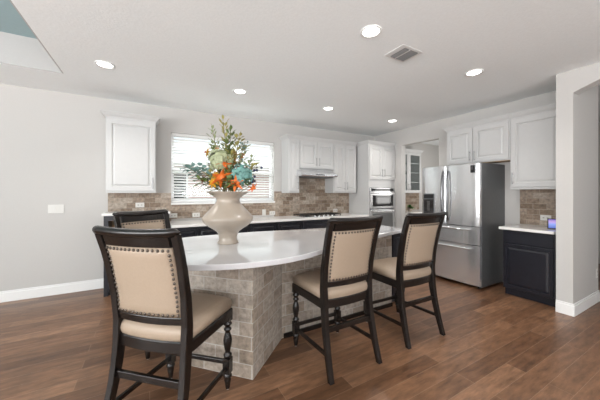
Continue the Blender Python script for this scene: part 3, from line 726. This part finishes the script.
def sprig(label, tip, material, n=16, ll=.05, lw=.018, name='leafy_sprig', grp='leafy sprigs in the vase', start=.35, spread=.8, cat='sprig', fan=.038):
    t = flower_root(name, label, cat, grp); pts = stem(t, tip); m = MB(); tw = MB()
    for i in range(n):
        u = start+(1-start)*i/(n-1); q = u*(len(pts)-1); k_ = min(int(q), len(pts)-2); p_ = pts[k_].lerp(pts[k_+1], q-k_); ax = (pts[k_+1]-pts[k_]).normalized()
        an = i*2.4; o_ = ax.orthogonal().normalized(); o2 = ax.cross(o_); dd = (ax*(.75)+(o_*math.cos(an)+o2*math.sin(an))*spread).normalized()
        off = (o_*math.cos(an)+o2*math.sin(an))*random.uniform(0, fan); tw.tube([p_, p_+off+ax*fan*.4], .0010, 4); leaf(m, p_+off+ax*fan*.4, dd, ll*random.uniform(.7, 1.1)*(1-.3*u), lw, .15)
    leaf(m, pts[-1], (pts[-1]-pts[-2]).normalized(), ll*.8, lw, 0)
    put(m, 'leaves', material, t); put(tw, 'twigs', M['stem'], t)
def berries(label, tip, material, n=14, r=.008, cl=.05, name='berry_sprig', grp='berry sprigs in the vase'):
    t = flower_root(name, label, 'sprig', grp); pts = stem(t, tip, .002); m = MB(); s_ = MB()
    for i in range(n):
        u = random.uniform(.62, 1); q = u*(len(pts)-1); k_ = min(int(q), len(pts)-2); p_ = pts[k_].lerp(pts[k_+1], q-k_)
        e_ = p_+Vector((random.uniform(-1, 1), random.uniform(-1, 1), random.uniform(-.3, 1)))*cl*.7
        s_.tube([p_, e_], .0010, 4); m.ball(tuple(e_), r*random.uniform(.8, 1.15), 7, 5)
    put(m, 'berry_cluster', material, t); put(s_, 'twigs', M['stem'], t)

hydrangea('pale sage green hydrangea head high in the vase bouquet', P(-.065, .03, .735), .108, M['fl_sage'], 150, .030)
hydrangea('teal hydrangea head on the right side of the vase bouquet', P(.115, .06, .605), .100, M['fl_teal'], 140, .030)
lily('large open orange lily at the front center of the bouquet', P(-.045, .14, .565), (-.15, .7, .55), .108, M['fl_orange'])
lily('orange lily right of the large front lily, below the teal hydrangea', P(.055, .15, .525), (.3, .8, .25), .080, M['fl_orange'])
lily('upright orange lily rising above the large front lily', P(-.025, .11, .67), (.15, .4, .9), .085, M['fl_orange'])
lily('small orange lily hanging at the right rim of the vase', P(.205, .05, .505), (.7, .4, -.5), .060, M['fl_orange'])
lily('yellow blossom low at the left of the orange lilies', P(-.115, .12, .535), (-.3, .8, .3), .055, M['fl_yellow'], 'yellow_blossom', 8, .5, 'yellow blossoms in the vase')
lily('yellow blossom over the pale green hydrangea, far left', P(-.165, .03, .80), (-.8, .4, .2), .050, M['fl_yellow'], 'yellow_blossom', 8, .5, 'yellow blossoms in the vase')
lily('yellow blossom in the middle above the teal hydrangea', P(.015, .06, .735), (.1, .7, .6), .050, M['fl_yellow'], 'yellow_blossom', 8, .5, 'yellow blossoms in the vase')
lily('dark red blossom at the left rim of the vase', P(-.20, .04, .56), (-.7, .5, .3), .045, M['fl_red'], 'red_blossom', 8, .5, 'red blossoms in the vase')
lily('yellow blossom tucked among leaves at the bouquet center', P(-.10, .10, .60), (-.4, .8, .4), .042, M['fl_yellow'], 'yellow_blossom', 8, .5, 'yellow blossoms in the vase')
sprig('tallest green leafy sprig at the top of the bouquet', P(-.045, -.01, 1.09), M['lf_olive'], 34, .085, .024, start=.4, spread=.5)
sprig('thin green sprig leaning up left of the tallest one', P(-.135, 0, 1.01), M['lf_sage'], 30, .075, .020, start=.45, spread=.5)
sprig('green leafy sprig just right of the tallest one', P(.02, 0, 1.0), M['lf_green'], 34, .09, .028, start=.35, spread=.65)
sprig('olive sprig fanning to the upper right of the bouquet', P(.10, .02, .95), M['lf_olive'], 34, .085, .03, start=.35, spread=.75)
sprig('sage sprig leaning out at the upper right, beyond the olive one', P(.16, -.02, .87), M['lf_sage'], 30, .075, .028, start=.35, spread=.8)
sprig('dark leafy sprig in the middle of the bouquet top', P(-.015, .05, .88), M['lf_green'], 36, .09, .034, start=.35, spread=.85)
sprig('olive leafy sprig between the pale green and teal heads', P(.03, .08, .78), M['lf_olive'], 36, .08, .034, start=.3, spread=.95)
sprig('green leafy sprig at the upper left behind the pale green head', P(-.13, -.04, .88), M['lf_green'], 34, .085, .03, start=.35, spread=.8)
sprig('blue green eucalyptus sprig reaching far left over the blind', P(-.335, .02, .665), M['lf_blue'], 22, .062, .056, 'eucalyptus_sprig', start=.68, spread=1.0)
sprig('blue green eucalyptus sprig just above the left rim', P(-.235, .06, .65), M['lf_blue'], 20, .055, .046, 'eucalyptus_sprig', start=.6, spread=1.0)
sprig('low dark green sprig drooping over the left rim of the vase', P(-.24, .07, .56), M['lf_green'], 30, .07, .04, start=.35, spread=1.0)
sprig('low olive sprig above the left rim beside the dark red blossom', P(-.17, .06, .60), M['lf_olive'], 30, .07, .036, start=.35, spread=1.0)
sprig('low dark green sprig in front under the lilies', P(.01, .15, .555), M['lf_green'], 34, .07, .042, start=.3, spread=1.0)
sprig('dark green sprig at the front right rim of the vase', P(.15, .11, .555), M['lf_green'], 34, .07, .042, start=.3, spread=1.0)
sprig('sage sprig behind the teal hydrangea at right', P(.22, -.03, .76), M['lf_sage'], 32, .07, .026, start=.4, spread=.85)
sprig('olive sprig at the right edge above the navy berries', P(.245, .02, .70), M['lf_olive'], 28, .065, .026, start=.45, spread=.9)
sprig('green sprig filling the back of the bouquet', P(-.03, -.10, .74), M['lf_green'], 36, .09, .04, start=.3, spread=1.0)
for (u, w_, h), lab in (((.135, .0, .80), 'rust brown catkin spike above the teal hydrangea'), ((.06, .04, .83), 'rust brown catkin spike at the center of the bouquet top'), ((-.10, .02, .86), 'rust brown catkin spike above the pale green hydrangea')):
    berries(lab, P(u, w_, h), M['fl_rust'], 34, .007, .022, 'catkin_spike', 'rust catkin spikes in the vase')
berries('navy berry sprig at the far right of the bouquet', P(.255, .02, .68), M['fl_navy'], 14, .011, .06)
berries('navy berry sprig low at the right of the teal hydrangea', P(.245, .06, .56), M['fl_navy'], 12, .012, .06)
berries('dark berry sprig at the upper right of the bouquet', P(.15, .0, .92), M['lf_blue'], 16, .009, .05)
